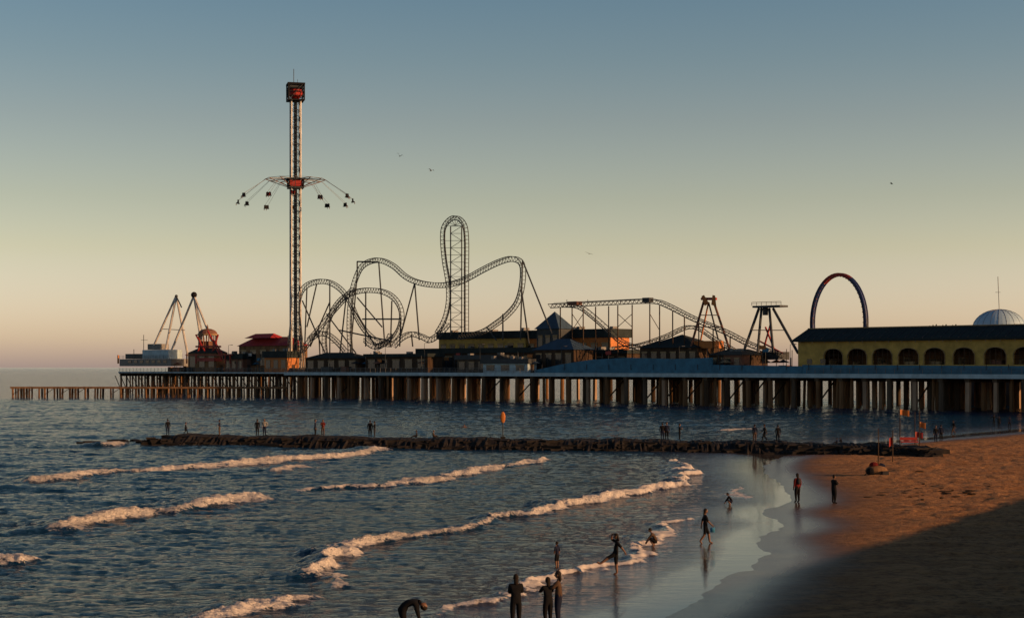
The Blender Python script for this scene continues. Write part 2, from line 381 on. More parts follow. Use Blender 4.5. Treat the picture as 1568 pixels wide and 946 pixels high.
for i in range(n):
    t=2*math.pi*i/n+0.13; d=Vector((math.cos(t),math.sin(t),0))
    e=C+d*R1+Vector((0,0,zs+1.2)); ends.append(e)
    mb.beam(C+d*2.2+Vector((0,0,zs+1.3)),e,0.13,'steel_grey'); mb.beam(C+d*2.2+Vector((0,0,zs-1)),e,0.11,'brick')
    rr=R2+random.uniform(-.8,.5); dz=random.uniform(-.7,.5); d2=Vector((math.cos(t+random.uniform(-.12,.12)),math.sin(t+random.uniform(-.12,.12)),0))
    sN=d.cross(Vector((0,0,1)))
    for off in (-.5,.5):
        s=C+d2*rr+sN*off+Vector((0,0,zs-5.0+dz))
        mb.beam(e+sN*off*.3,s+Vector((0,0,.9)),0.035,'steel_grey')
    s=C+d2*rr+Vector((0,0,zs-5.0+dz))
    ang=math.atan2(sN.y,sN.x)
    mb.box(s,1.5,0.65,0.2,'black',rot=ang); mb.box(s+Vector((0,0,.45)),1.5,0.2,1.0,'black',rot=ang)
    for off in(-.36,.36):
        p=s+sN*off+d*.15
        mb.beam(p+Vector((0,0,.1)),p+Vector((0,0,.7)),0.24,random.choice(['cloth_red','cloth_navy','cloth_grey']),6,0.2)
        mb.ell(p+Vector((0,0,.92)),.16,.16,.2,'hair',8,5)
        mb.beam(p+Vector((0,0,.1)),p+d*.5+Vector((0,0,.1)),0.13,'cloth_navy',5); mb.beam(p+d*.5+Vector((0,0,.1)),p+d*.55+Vector((0,0,-.5)),0.09,'skin',5)
for i in range(n): mb.beam(ends[i],ends[(i+1)%n],0.07,'steel_grey')
mb.pbox(uc-4,uc+4,v-4,v+4,ZD+.003,ZD+1.2,'concrete_dark')
mb.build('swing_tower_ride',loc=(C.x,C.y,ZD))
# ------------------------------------------------------------------ coaster tracks
def catmull(P,n=6):
    P=[P[0]]+P+[P[-1]]; o=[]
    for i in range(1,len(P)-2):
        for k in range(n):
            t=k/n; a,b_,c,d=P[i-1],P[i],P[i+1],P[i+2]
            o.append(tuple(0.5*((2*b_[j])+(-a[j]+c[j])*t+(2*a[j]-5*b_[j]+4*c[j]-d[j])*t*t+(-a[j]+3*b_[j]-3*c[j]+d[j])*t**3) for j in range(len(b_))))
    o.append(tuple(P[-2])); return o
def track(mb,px,v0,v1,hw=0.62,gap=0.6,k='steel_dark',step=1.0,r=0.11):
    P=[(x,y,v0+(v1-v0)*i/(len(px)-1)) for i,(x,y) in enumerate(px)]
    W=[Q(*p) for p in catmull(P,8)]
    o=[W[0]]; acc=0
    for a_,b_ in zip(W[:-1],W[1:]):
        L_=(b_-a_).length
        while acc+L_>=step:
            t=(step-acc)/L_; a_=a_.lerp(b_,t); o.append(a_.copy()); L_=(b_-a_).length; acc=0
        acc+=L_
    V=Vector((VX,VY,0)); A=[];B=[];S=[]
    for i in range(len(o)):
        t=(o[min(i+1,len(o)-1)]-o[max(i-1,0)]).normalized(); nn=t.cross(V).normalized()
        A.append(o[i]+nn*hw-V*gap);B.append(o[i]+nn*hw+V*gap);S.append(o[i]-nn*hw)
    mb.path(A,r,k);mb.path(B,r,k);mb.path(S,r*1.3,k)
    for i in range(len(o)):
        mb.beam(A[i],B[i],0.05,k); mb.beam(S[i],A[i],0.06,k); mb.beam(S[i],B[i],0.06,k)
        if i+1<len(o): mb.beam(S[i],A[i+1],0.05,k)
    return o
mb=MB()
track(mb,[(538,540),(536,500),(538,462),(544,432),(556,407),(578,398),(600,406),(620,423),(640,432),(665,436),(690,435),(714,427),(740,413),(765,401),(785,396),(798,404),(799,430),(792,460),(777,480),(757,496),(735,509),(700,516)],16,20)
track(mb,[(461,540),(459,500),(457,470),(463,445),(478,433),(500,431),(520,442),(535,462),(545,485),(560,508),(580,524),(600,527)],12,18)
track(mb,[(500,545),(498,515),(506,485),(520,462),(538,449),(562,444),(588,447),(606,460),(614,480),(610,503),(598,519),(575,532)],14,20)
track(mb,[(474,520),(492,500),(510,478),(530,455),(543,440)],16,22)
track(mb,[(466,535),(480,516),(495,510),(512,520),(530,540)],8,10)
track(mb,[(604,530),(615,518),(630,511),(645,515),(660,520),(680,505),(690,492)],10,14)
track(mb,[(558,520),(572,530),(592,524),(600,510)],10,12)
track(mb,[(670,510),(682,488),(688,460),(687,430),(682,400),(679,365),(682,345),(696,333),(709,342),(713,365),(713,420),(713,512)],18,18,hw=0.5)
for xx in (690,707):
    for vv in (16.5,19.5):
        mb.beam(Q(xx,512,vv),Q(xx,346,vv),0.16,'steel_dark')
y=346;k=0
while y<508:
    for vv in(16.5,19.5):
        mb.beam(Q(690,y,vv),Q(707,y,vv),0.08,'steel_dark')
        mb.beam(Q(690 if k%2 else 707,y,vv),Q(707 if k%2 else 690,y+11,vv),0.07,'steel_dark')
    for xx in(690,707): mb.beam(Q(xx,y,16.5),Q(xx,y,19.5),0.08,'steel_dark')
    if y>360: mb.beam(Q(680 if y<400 else 686,y,18),Q(713,y,18),0.07,'steel_dark')
    y+=11;k+=1
for i in range(7):
    t=math.pi*i/6; mb.beam(Q(697,345,18),Q(697-15*math.cos(t),345-13*math.sin(t),18),0.07,'steel_dark')
for a_,b_ in [((547,400),(547,422)),((547,400),(580,401)),((547,420),(536,545)),((580,401),(589,525)),((547,455),(585,500)),((800,398),(845,510)),((800,400),(797,520)),((798,440),(810,525)),((635,433),(613,515)),((635,433),(642,520)),
   ((505,432),(505,540)),((485,434),(470,500)),((505,462),(475,530)),((463,460),(500,545)),((540,470),(575,530)),((600,460),(598,530)),((560,446),(560,530)),((530,455),(520,545)),((500,480),(545,540)),((614,485),(612,530)),
   ((770,480),(770,520)),((555,488),(614,488)),((520,505),(600,522)),((745,500),(760,520)),((470,440),(466,545)),((488,505),(490,545)),((630,511),(632,530))]:
    vv=random.choice([15,17,19]); mb.beam(Q(*a_,vv),Q(*b_,vv),0.2,'steel_dark',6)
mb.build('steel_roller_coaster',loc=PW(180,16,ZD))
mb=MB()
tk=track(mb,[(843,468),(880,466),(940,463),(998,461),(1020,467),(1060,487),(1110,508),(1150,528),(1200,545)],14,14,hw=0.45,gap=0.9,step=1.3)
track(mb,[(862,467),(885,469),(905,483),(930,505),(952,524),(980,533)],20,20,hw=0.45,gap=0.9,step=1.3)
track(mb,[(940,533),(980,528),(1020,515),(1060,500),(1095,520),(1130,540)],22,22,hw=0.35,gap=0.8,step=1.3)
for xx,yt in ((858,470),(876,470),(893,470),(912,469),(932,468),(946,467),(968,466),(995,465),(1010,467),(1030,476),(1048,484),(1070,494),(1092,504),(1118,515),(1140,528),(1165,537)):
    for vv in (13,15.2): mb.beam(Q(xx,yt,vv),Q(xx,552,vv),0.14,'timber_dark')
    mb.beam(Q(xx,yt+10,13),Q(xx,552,15.2),0.08,'timber_dark')
for xa,xb,y0,y1 in ((876,893,480,505),(946,968,480,500),(946,968,500,480),(995,1010,480,505),(876,893,505,480)): mb.beam(Q(xa,y0,14),Q(xb,y1,14),0.08,'timber_dark')
for xx in (868,900,950,990): mb.beam(Q(xx,463,14),Q(xx,458,14),0.07,'steel_dark')
mb.path([Q(848,463,13),Q(998,456,13),Q(1020,462,13)],0.05,'steel_grey')
mb.box(Q(880,464,14),3,2,0.9,'brick',rot=-.78); mb.box(Q(992,459,14),2,1.6,1.1,'steel_dark',rot=-.78)
mb.build('log_flume_ride',loc=PW(110,14,ZD))
# ------------------------------------------------------------------ buildings on the pier
def hut(name,px0,px1,ytop_wall,ytop_roof,v,depth,wall,roof,roofk='pyr',over=0.5,hip=0.45,windows=3):
    mb=MB(); a=uof(px0,v);c=uof(px1,v); pm=(px0+px1)/2
    u0,u1=min(a,c),max(a,c); zw=zof(pm,ytop_wall,v); zr=zof(pm,ytop_roof,v); zb=ZD+.003
    mb.pbox(u0,u1,v,v+depth,zb,zw,wall)
    w=(u1-u0)/windows
    for i in range(windows):
        uc=u0+w*(i+.5); hh=zw-zb
        mb.pbox(uc-w*.28,uc+w*.28,v-.06,v+.05,zb+hh*.25,zb+hh*.8,'glass_dark')
        mb.pbox(uc-w*.31,uc+w*.31,v-.12,v-.063,zb+hh*.8,zb+hh*.86,'tan')
    vc=v+depth*.5; 
    mb.pbox(u0-.06,u0+.05,vc-.5,vc+.5,zb,zb+min(2.1,zw-zb-.2),'timber_dark')
    if roofk=='pyr': mb.pyramid(u0-over,u1+over,v-over,v+depth+over,zw+.003,zr,roof)
    elif roofk=='hip': mb.pyramid(u0-over,u1+over,v-over,v+depth+over,zw+.003,zr,roof,hip=hip)
    elif roofk=='flat':
        mb.pbox(u0-over,u1+over,v-over,v+depth+over,zw+.003,zr,roof)
        for _ in range(3):
            uu=random.uniform(u0+.5,max(u0+.6,u1-1.5)); mb.pbox(uu,uu+1.0,v+depth*.4,v+depth*.7,zr+.003,zr+random.uniform(.4,.9),'steel_grey')
    mb.build(name,loc=PW((u0+u1)/2,v+depth/2,zb)); 
hut('snack_stand',288,331,540,532,11,4,'timber','roof_dark','hip',hip=.6,over=.3)
hut('red_roof_pavilion',366,441,529,516,13,7,'timber','roof_red','hip',hip=.75,windows=5)
mb=MB(); v=13.5; u0,u1=uof(376,v),uof(416,v); z0=zof(396,517,v); z1=zof(396,510,v)
mb.pyramid(min(u0,u1),max(u0,u1),v-.5,v+5,z0,z1,'roof_red',hip=.7); mb.build('roof_cupola')
hut('ticket_booth',405,440,547,537,9,4,'orange_paint','roof_dark','flat')
hut('bait_shop',345,372,549,541,10,4,'brick','roof_dark','flat')
hut('coaster_station',672,805,518,507,26,7,'yellow_paint','roof_dark','flat',windows=9)
hut('arcade_building',806,935,517,504,27,7,'orange_paint','roof_dark','flat',windows=8)
hut('blue_roof_tower',822,856,503,476,22,5,'steel_dark','roof_blue','pyr')
hut('teal_roof_pavilion',818,878,535,518,8,7,'timber_dark','roof_blue','hip',hip=.3,windows=4)
hut('gift_shop',880,960,541,535,20,6,'timber_dark','roof_dark','flat',windows=5)
hut('round_roof_kiosk',980,1068,532,511,12,10,'timber_dark','roof_dark','pyr',windows=6)
hut('food_kiosk',1085,1150,543,534,9,6,'timber_dark','roof_dark','hip',windows=4)
hut('maintenance_shed',700,760,550,543,6,5,'concrete_dark','steel_dark','flat',windows=4)
hut('storage_shed',560,655,546,541,7,5,'timber_dark','roof_dark','flat',windows=5)
hut('queue_shelter',468,548,548,539,6,5,'timber_dark','roof_dark','hip',windows=5)
hut('prize_booth',1108,1135,543,537,4,3,'brick','steel_dark','flat',windows=2)
hut('service_building',640,840,540,532,22,6,'timber_dark','roof_dark','flat',windows=10)
hut('ride_control_cabin',740,808,556,549,2,3,'pier_fascia','steel_dark','flat',windows=3)
mb=MB(); v=15; p=Q(318,511,v); R=2.7
for i in range(10):
    t=i*math.pi/5; mb.beam((p.x+R*math.cos(t),p.y+R*math.sin(t),ZD),(p.x+R*math.cos(t),p.y+R*math.sin(t),p.z),0.2,'brick')
mb.beam((p.x,p.y,ZD),(p.x,p.y,p.z-2.2),R*.9,'brick',14); mb.beam((p.x,p.y,p.z-.35),(p.x,p.y,p.z),R*1.2,'tan',16)
mb.ell((p.x,p.y,p.z),R*1.1,R*1.1,1.7,'brick',16,6,top=1,bot=0); mb.beam((p.x,p.y,p.z+1.5),(p.x,p.y,p.z+3.0),0.3,'brick',6,.05)
mb.build('domed_kiosk')
mb=MB(); v=9
def qb(x0,x1,y0,y1,v,dp,k):
    a,c=uof(x0,v),uof(x1,v); mb.pbox(a,c,v,v+dp,zof((x0+x1)/2,y1,v),zof((x0+x1)/2,y0,v),k)
qb(183,262,549,560,9,9,'steel_grey'); qb(192,250,541,548.6,10,7,'steel_dark'); qb(218,258,535,548.6,9.5,5,'pier_fascia'); qb(226,246,526,534.6,12,3,'steel_grey')
for i in range(7): 
    x=196+i*9; qb(x,x+5,551,555,8.9,.08,'glass_dark')
railing(mb,uof(183,9),uof(262,9),9,zof(220,549,9),'steel_grey',1.1)
mb.beam(Q(220,535,11),Q(220,512,11),.1,'steel_dark'); mb.beam(Q(216,520,11),Q(226,520,11),.07,'steel_dark'); mb.beam(Q(181,556,11),Q(181,543,11),.3,'orange_paint'); mb.beam(Q(205,545,11),Q(205,534,11),.1,'steel_dark')
mb.build('observation_deck')
mb=MB()
for (tx,ty),legs in (((270,452),((236,528),(252,545),(288,545))),((297,452),((262,538),(312,548),(336,550)))):
    for lx,ly in legs:
        vv=12 if lx<tx else 16
        mb.beam(Q(tx,ty,14),Q(lx,ly,vv),0.34,'white_paint',6,0.38)
mb.ell(Q(297,451,14),.95,.95,.95,'black'); mb.ell(Q(270,453,14),.5,.5,.5,'steel_dark')
mb.beam(Q(270,453,14),Q(278,470,14),0.2,'steel_dark',6); mb.beam(Q(297,451,14),Q(289,470,14),0.2,'steel_dark',6)
mb.beam(Q(297,451,14),Q(318,545,14),0.25,'white_paint',6); mb.beam(Q(247,503,13),Q(283,505,14.5),.14,'steel_grey')
mb.box(Q(320,546,14),5,2,1.2,'red_paint',rot=-.6)
mb.build('pendulum_ride')
mb=MB()
for a_,b_ in (((300,512),(320,549)),((334,512),(322,549)),((318,506),(340,549)),((306,520),(302,549)),((300,530),(338,530)),((327,520),(345,548))): mb.beam(Q(*a_,11.5),Q(*b_,11.5),.27,'red_paint',6)
for x in (286,300,345,352): mb.beam(Q(x,541,9),Q(x,556,9),.2,'red_paint',6)
mb.beam(Q(284,543,9),Q(356,543,9),.15,'red_paint')
mb.box(Q(321,550,11.5),9,3,1.0,'red_paint',rot=-.78); mb.build('red_spinning_ride')
mb=MB()
for tx in (1079,1091):
    for vv in(12,17): mb.beam(Q(tx,456,14.5),Q(tx-22 if tx<1085 else tx+26,534,vv),0.26,'brick',6)
mb.beam(Q(1074,457,14.5),Q(1097,457,14.5),.3,'red_paint',6)
mb.hexa([Q(1079,468,13.5),Q(1086,464,13.5),Q(1086,464,15.5),Q(1079,468,15.5),Q(1074,453,13.5),Q(1078,451,13.5),Q(1078,451,15.5),Q(1074,453,15.5)],'orange_paint')
mb.hexa([Q(1089,466,13.5),Q(1097,469,13.5),Q(1097,469,15.5),Q(1089,466,15.5),Q(1091,451,13.5),Q(1095,452,13.5),Q(1095,452,15.5),Q(1091,451,15.5)],'orange_paint')
mb.beam(Q(1085,462,14.5),Q(1073,520,14.5),.18,'orange_paint'); mb.beam(Q(1085,462,14.5),Q(1100,520,14.5),.18,'steel_dark')
mb.beam(Q(1066,500,13),Q(1106,500,13),.13,'brick'); mb.beam(Q(1072,482,13),Q(1098,482,13),.13,'brick')
mb.box(Q(1085,527,14.5),6,3,1.6,'orange_paint',rot=-.78)
mb.build('swinging_boat_ride')
mb=MB()
for tx,lx in ((1162,1138),(1166,1160),(1178,1184),(1184,1222)):
    for vv in (12,20): mb.beam(Q(tx,472,16),Q(lx,540,vv),0.3,'steel_dark',6)
qb(1152,1194,467,470,14.5,3,'steel_dark')
railing(mb,uof(1151,14.6),uof(1196,14.6),14.6,zof(1172,467,14.6),'steel_dark',.7,1.2)
mb.beam(Q(1172,470,16),Q(1172,482,16),.6,'steel_dark',8)
for a_,b_ in (((1180,495),(1166,545)),((1172,500),(1190,545)),((1160,520),(1198,540))): mb.beam(Q(*a_,15),Q(*b_,15),.2,'red_paint')
mb.beam(Q(1150,505,15),Q(1200,505,15),.12,'steel_dark')
qb(1158,1192,538,550,14,4,'steel_dark')
mb.build('pirate_ship_ride')
mb=MB(); v=26; c=Q(1284.5,494,v); top=Q(1284.5,420,v); Rz=top.z-c.z; u_c=uof(1284.5,v); Ru=abs(uof(1326,v)-u_c)
n=56; 
def rp(i,r,vo): t=2*math.pi*i/n; return Vector(PW(u_c-(Ru+r)*math.cos(t),v+vo,c.z+(Rz+r)*math.sin(t)))
for i in range(n):
    k='red_paint' if (9<i<19) else 'navy'
    for r,vo in((-.28,-.4),(.28,-.4),(-.28,.4),(.28,.4)): mb.beam(rp(i,r,vo),rp(i+1,r,vo),.13,k)
    mb.hexa([rp(i,-.24,-.35),rp(i+1,-.24,-.35),rp(i+1,-.24,.35),rp(i,-.24,.35),rp(i,.24,-.35),rp(i+1,.24,-.35),rp(i+1,.24,.35),rp(i,.24,.35)],k)
    mb.ell(rp(i,-.4,-.5),.11,.11,.11,'orange_paint' if i%2 else 'brick',6,4)
for s in(-1,1): mb.beam(rp(0 if s<0 else 28,0,0)+Vector((0,0,1)),Vector(PW(u_c+s*(Ru+1.5),v,ZD)),.4,'steel_dark',6)
mb.build('ring_of_fire_ride')
mb=MB(); v=52; c=Q(1530,503,v); r=abs(Q(1583,503,v).x-c.x)*0.99; zt_=Q(1530,473,v).z-c.z
mb.ell(c,r,r,zt_,'dome_white',40,12,top=1,bot=0); mb.beam((c.x,c.y,0),c,r,'dome_white',40)
for i in range(20):
    t=i*math.pi/10
    pts=[Vector(c)+Vector((r*1.003*math.cos(t)*math.cos(p),r*1.003*math.sin(t)*math.cos(p),zt_*1.004*math.sin(p))) for p in np.linspace(0,1.5,9)]
    mb.path(pts,.04,'steel_grey')
mb.beam(Vector(c)+Vector((0,0,zt_)),Q(1528,423,v),.07,'steel_grey'); mb.beam(Q(1524,447,v),Q(1532,447,v),.05,'steel_grey')
mb.pbox(uof(1640,45),uof(1440,45),45,46,0,zof(1500,506,45),'concrete_dark')
mb.build('domed_hall')
# ------------------------------------------------------------------ yellow arcade building
mb=MB(); v0,v1=3.5,15; ul=uof(1222,v0); ur=-70
zf=ZD+.003; ze=zof(1222,523,v0); zr=zof(1222,503,v0)
AX=[uof(x,v0) for x in (1276,1312.5,1351,1391,1431,1476,1524)]
sp=(AX[0]-AX[-1])/6; 
while AX[-1]-sp>ur+3: AX.append(AX[-1]-sp)
def wall(vf,vb):
    zs0=zf+ (ze-zf)*.28; zsp=zf+(ze-zf)*.58; hw=sp*.38; rise=(ze-zf)*.20
    cur=ul
    for ac in AX:
        mb.pbox(ac+hw,cur,vf,vb,zf,ze,'yellow_paint')
        mb.pbox(ac-hw,ac+hw,vf,vb,zf,zs0,'yellow_paint')
        n=10
        for i in range(n):
            a0=-1+2*i/n; a1=-1+2*(i+1)/n
            h0=zsp+rise*math.sqrt(max(0,1-a0*a0)); h1=zsp+rise*math.sqrt(max(0,1-a1*a1)); ua=ac+hw*a0; ub=ac+hw*a1
            mb.hexa([PW(ua,vf,h0),PW(ub,vf,h1),PW(ub,vb,h1),PW(ua,vb,h0),PW(ua,vf,ze),PW(ub,vf,ze),PW(ub,vb,ze),PW(ua,vb,ze)],'yellow_paint')
            mb.beam(PW(ua,vf-.08,h0),PW(ub,vf-.08,h1),.08,'tan')
        for q in(-1,1): mb.beam(PW(ac+q*hw,vf-.08,zs0),PW(ac+q*hw,vf-.08,zsp),.07,'tan')
        for q in(-.5,0,.5): mb.beam(PW(ac+q*hw*1.0,(vf+vb)/2,zs0),PW(ac+q*hw,(vf+vb)/2,zsp+rise*.85),.07,'timber_dark')
        for zz in (zsp,(zs0+zsp)/2): mb.beam(PW(ac-hw,(vf+vb)/2,zz),PW(ac+hw,(vf+vb)/2,zz),.06,'timber_dark')
        cur=ac-hw
    mb.pbox(ur,cur,vf,vb,zf,ze,'yellow_paint')
wall(v0,v0+.35); wall(v1-.35,v1)
mb.pbox(ul-.4,ul-.003,v0+.353,v1-.353,zf,ze,'yellow_paint')
mb.pbox(ur,ul-.5,v0+9,v0+9.2,zf,ze-.02,'timber')
for i,ac in enumerate(AX):
    mb.pbox(ac+sp*.2,ac+sp*.24,v0+.5,v0+3,zf,zf+random.uniform(2.4,3.4),'tan')
    if random.random()<.85: mb.pbox(ac-1,ac+1.2,v0+.7,v0+2.4,zf,zf+random.uniform(1.6,2.6),random.choice(['timber','brick','tan']))
mb.pbox(ur,ul+.8,v0-.9,v1+.9,ze+.003,ze+.4,'roof_dark')
ro=.9
mb.hexa([PW(ur,v0-ro,ze+.403),PW(ul+.8,v0-ro,ze+.403),PW(ul+.8,v1+ro,ze+.403),PW(ur,v1+ro,ze+.403),PW(ur,v0+3.5,zr),PW(ul+.1,v0+3.5,zr),PW(ul+.1,v1-3,zr),PW(ur,v1-3,zr)],'roof_dark')
mb.pbox(ur,ul,v0+3.4,v1-2.9,zr+.003,zr+.2,'tan')
for i in range(60):
    u=ul-.4-i*1.9
    if u<ur: break
    mb.beam(PW(u,v0-ro,ze+.45),PW(u,v0+3.5,zr+.03),.05,'steel_dark')
mb.pbox(ul-3.4,ul-2.2,v0-.06,v0-.003,zf+2.0,zf+3.0,'glass_dark'); mb.pbox(ul-6.6,ul-5.4,v0-.06,v0-.003,zf+2.0,zf+3.0,'glass_dark')
uu=ul-1
while uu>ur:
    mb.beam(PW(uu,v0-.7,ze+.1),PW(uu,v0-.7,ze-.35),.1,'tan'); uu-=sp/2
for i in range(9):
    x=1422+i*5; mb.beam(Q(x,502,9),Q(x+2,498-(i%3),9),.12,'black'); mb.beam(Q(x,500,9),Q(x+5,499,9),.1,'black')
mb.build('yellow_arcade_hall')
for x,vv,hy in ((650,2,525),(735,2,527),(860,3,530),(1100,2.5,526),(1210,2.5,527),(590,2,526),(505,2,525),(350,10,528),(1040,2,530)):
    mb=MB(); p=Q(x,560,vv); t=Q(x,hy,vv); mb.beam((p.x,p.y,ZD),t,.09,'steel_dark',6,.05)
    mb.beam(t,t+Vector((.9,0,.15)),.05,'steel_dark'); mb.box(t+Vector((.9,0,.1)),.7,.3,.15,'steel_grey'); mb.build('street_lamp')
mb=MB()
for i in range(240):
    x=random.uniform(452,1215) if i<180 else random.uniform(262,440); vv=random.uniform(3,28) if i<180 else random.uniform(9,24); p=Q(x,555,vv); t=random.random()
    if t<.25:
        mb.beam((p.x,p.y,ZD),(p.x,p.y,ZD+2.6),.05,'steel_grey'); mb.add([(p.x+1.5*math.cos(k*math.pi/4),p.y+1.5*math.sin(k*math.pi/4),ZD+2.3) for k in range(8)]+[(p.x,p.y,ZD+3)],[[k,(k+1)%8,8] for k in range(8)],random.choice(['brick','tan','roof_blue','cloth_grey','teal_paint']))
    elif t<.6: mb.box((p.x,p.y,ZD+random.uniform(.4,.9)),random.uniform(1,3.5),random.uniform(1,2.5),random.uniform(1,2),random.choice(['timber_dark','steel_dark','timber','concrete_dark','brick']),rot=-.78)
    else:
        h=random.uniform(2.5,5.5); mb.beam((p.x,p.y,ZD),(p.x,p.y,ZD+h),.08,'steel_dark')
        if t>.87: mb.box((p.x,p.y,ZD+h),1.6,.15,.8,random.choice(['red_paint','orange_paint','white_paint','teal_paint']),rot=-.78)
mb.build('food_court_stalls')
mb=MB()
mb.beam(Q(441,545,10),Q(441,513,10),.1,'steel_dark'); mb.hexa([Q(426,525,10),Q(440,521,10),Q(440,521,10.1),Q(426,525,10.1),Q(432,515,10),Q(441,515,10),Q(441,515,10.1),Q(432,515,10.1)],'red_paint')
mb.build('flag_pole')
# ------------------------------------------------------------------ groin
GL=[(232,665),(400,666),(600,669),(800,671),(1000,672.5),(1180,675.5),(1330,679),(1420,682)]
gp=[G(x,y,0.95) for x,y in GL]
mb=MB()
def gc(t):
    f=t*(len(gp)-1); i=min(int(f),len(gp)-2); f-=i; return Vector((gp[i][0]*(1-f)+gp[i+1][0]*f,gp[i][1]*(1-f)+gp[i+1][1]*f,0))
nst=420; prof=[(-5.6,-1.5),(-4.8,-0.05),(-3.5,.5),(-2.4,.86),(-.8,.95),(.6,.96),(1.6,.92),(2.6,.6),(3.6,0),(4.6,-1.5)]
vs=[];fs=[]
for i in range(nst+1):
    t=i/nst; c=gc(t); e=min(1,.15+t*25)
    low=0.08*math.sin(i*.09)+0.06*math.sin(i*.31+1)
    for j,(o,z) in enumerate(prof):
        q=random.uniform(-.16,.16); vs.append((c.x+random.uniform(-.12,.12),c.y+o*e+random.uniform(-.25,.25),(z*e+low if z>0 else z)+ (q if 0<j<9 else 0)*(0.4 if 3<=j<=6 else 1)))
nj=len(prof)
for i in range(nst):
    for j in range(nj-1): fs.append([i*nj+j,(i+1)*nj+j,(i+1)*nj+j+1,i*nj+j+1])
fs.append(list(range(nj))); mb.add(vs,fs,'stone')
for i in range(560):
    t=random.random(); c=gc(t); o=random.choice([-1,-1,1])*random.uniform(2.2,4.6); zz=.95-(abs(o)-1.8)*.38
    mb.box((c.x,c.y+o,zz-.12),random.uniform(.7,2.2),random.uniform(.6,1.4),random.uniform(.3,.55),'stone',rot=random.uniform(-.4,.4),jit=.3)
for i in range(26):
    c=gc(0); mb.box((c.x-random.uniform(-1,7),c.y+random.uniform(-2,2),random.uniform(-.15,.12)),random.uniform(.6,1.8),random.uniform(.6,1.2),random.uniform(.3,.6),'stone',rot=random.uniform(0,3),jit=.3)
mb.build('stone_groin')
# ------------------------------------------------------------------ people
REST=dict(pel=(0,0,.53),spi=(0,0,.63),che=(0,0,.745),nek=(0,0,.83),hb=(0,.005,.865),
 sL=(-.105,0,.80),eL=(-.135,-.01,.64),wL=(-.135,.03,.50),hL=(-.133,.045,.455),
 sR=(.105,0,.80),eR=(.135,-.01,.64),wR=(.135,.03,.50),hR=(.133,.045,.455),
 pL=(-.055,0,.50),kL=(-.06,.015,.28),aL=(-.06,-.01,.05),tL=(-.065,.085,.018),
 pR=(.055,0,.50),kR=(.06,.015,.28),aR=(.06,-.01,.05),tR=(.065,.085,.018),head=(0,.012,.93))
RAD=dict(pel=(.085,.062),spi=(.074,.055),che=(.088,.06),nek=(.032,.034),hb=(.03,.032),sL=.042,eL=.028,wL=.018,hL=.02,sR=.042,eR=.028,wR=.018,hR=.02,
 pL=.064,kL=.04,aL=.026,tL=.022,pR=.064,kR=.04,aR=.026,tR=.022)
ED=[('pel','spi','top'),('spi','che','top'),('che','nek','top'),('nek','hb','skin'),('che','sL','top'),('sL','eL','arm'),('eL','wL','fore'),('wL','hL','skin'),
 ('che','sR','top'),('sR','eR','arm'),('eR','wR','fore'),('wR','hR','skin'),('pel','pL','bot'),('pL','kL','bot'),('kL','aL','shin'),('aL','tL','foot'),
 ('pel','pR','bot'),('pR','kR','bot'),('kR','aR','shin'),('aR','tR','foot')]
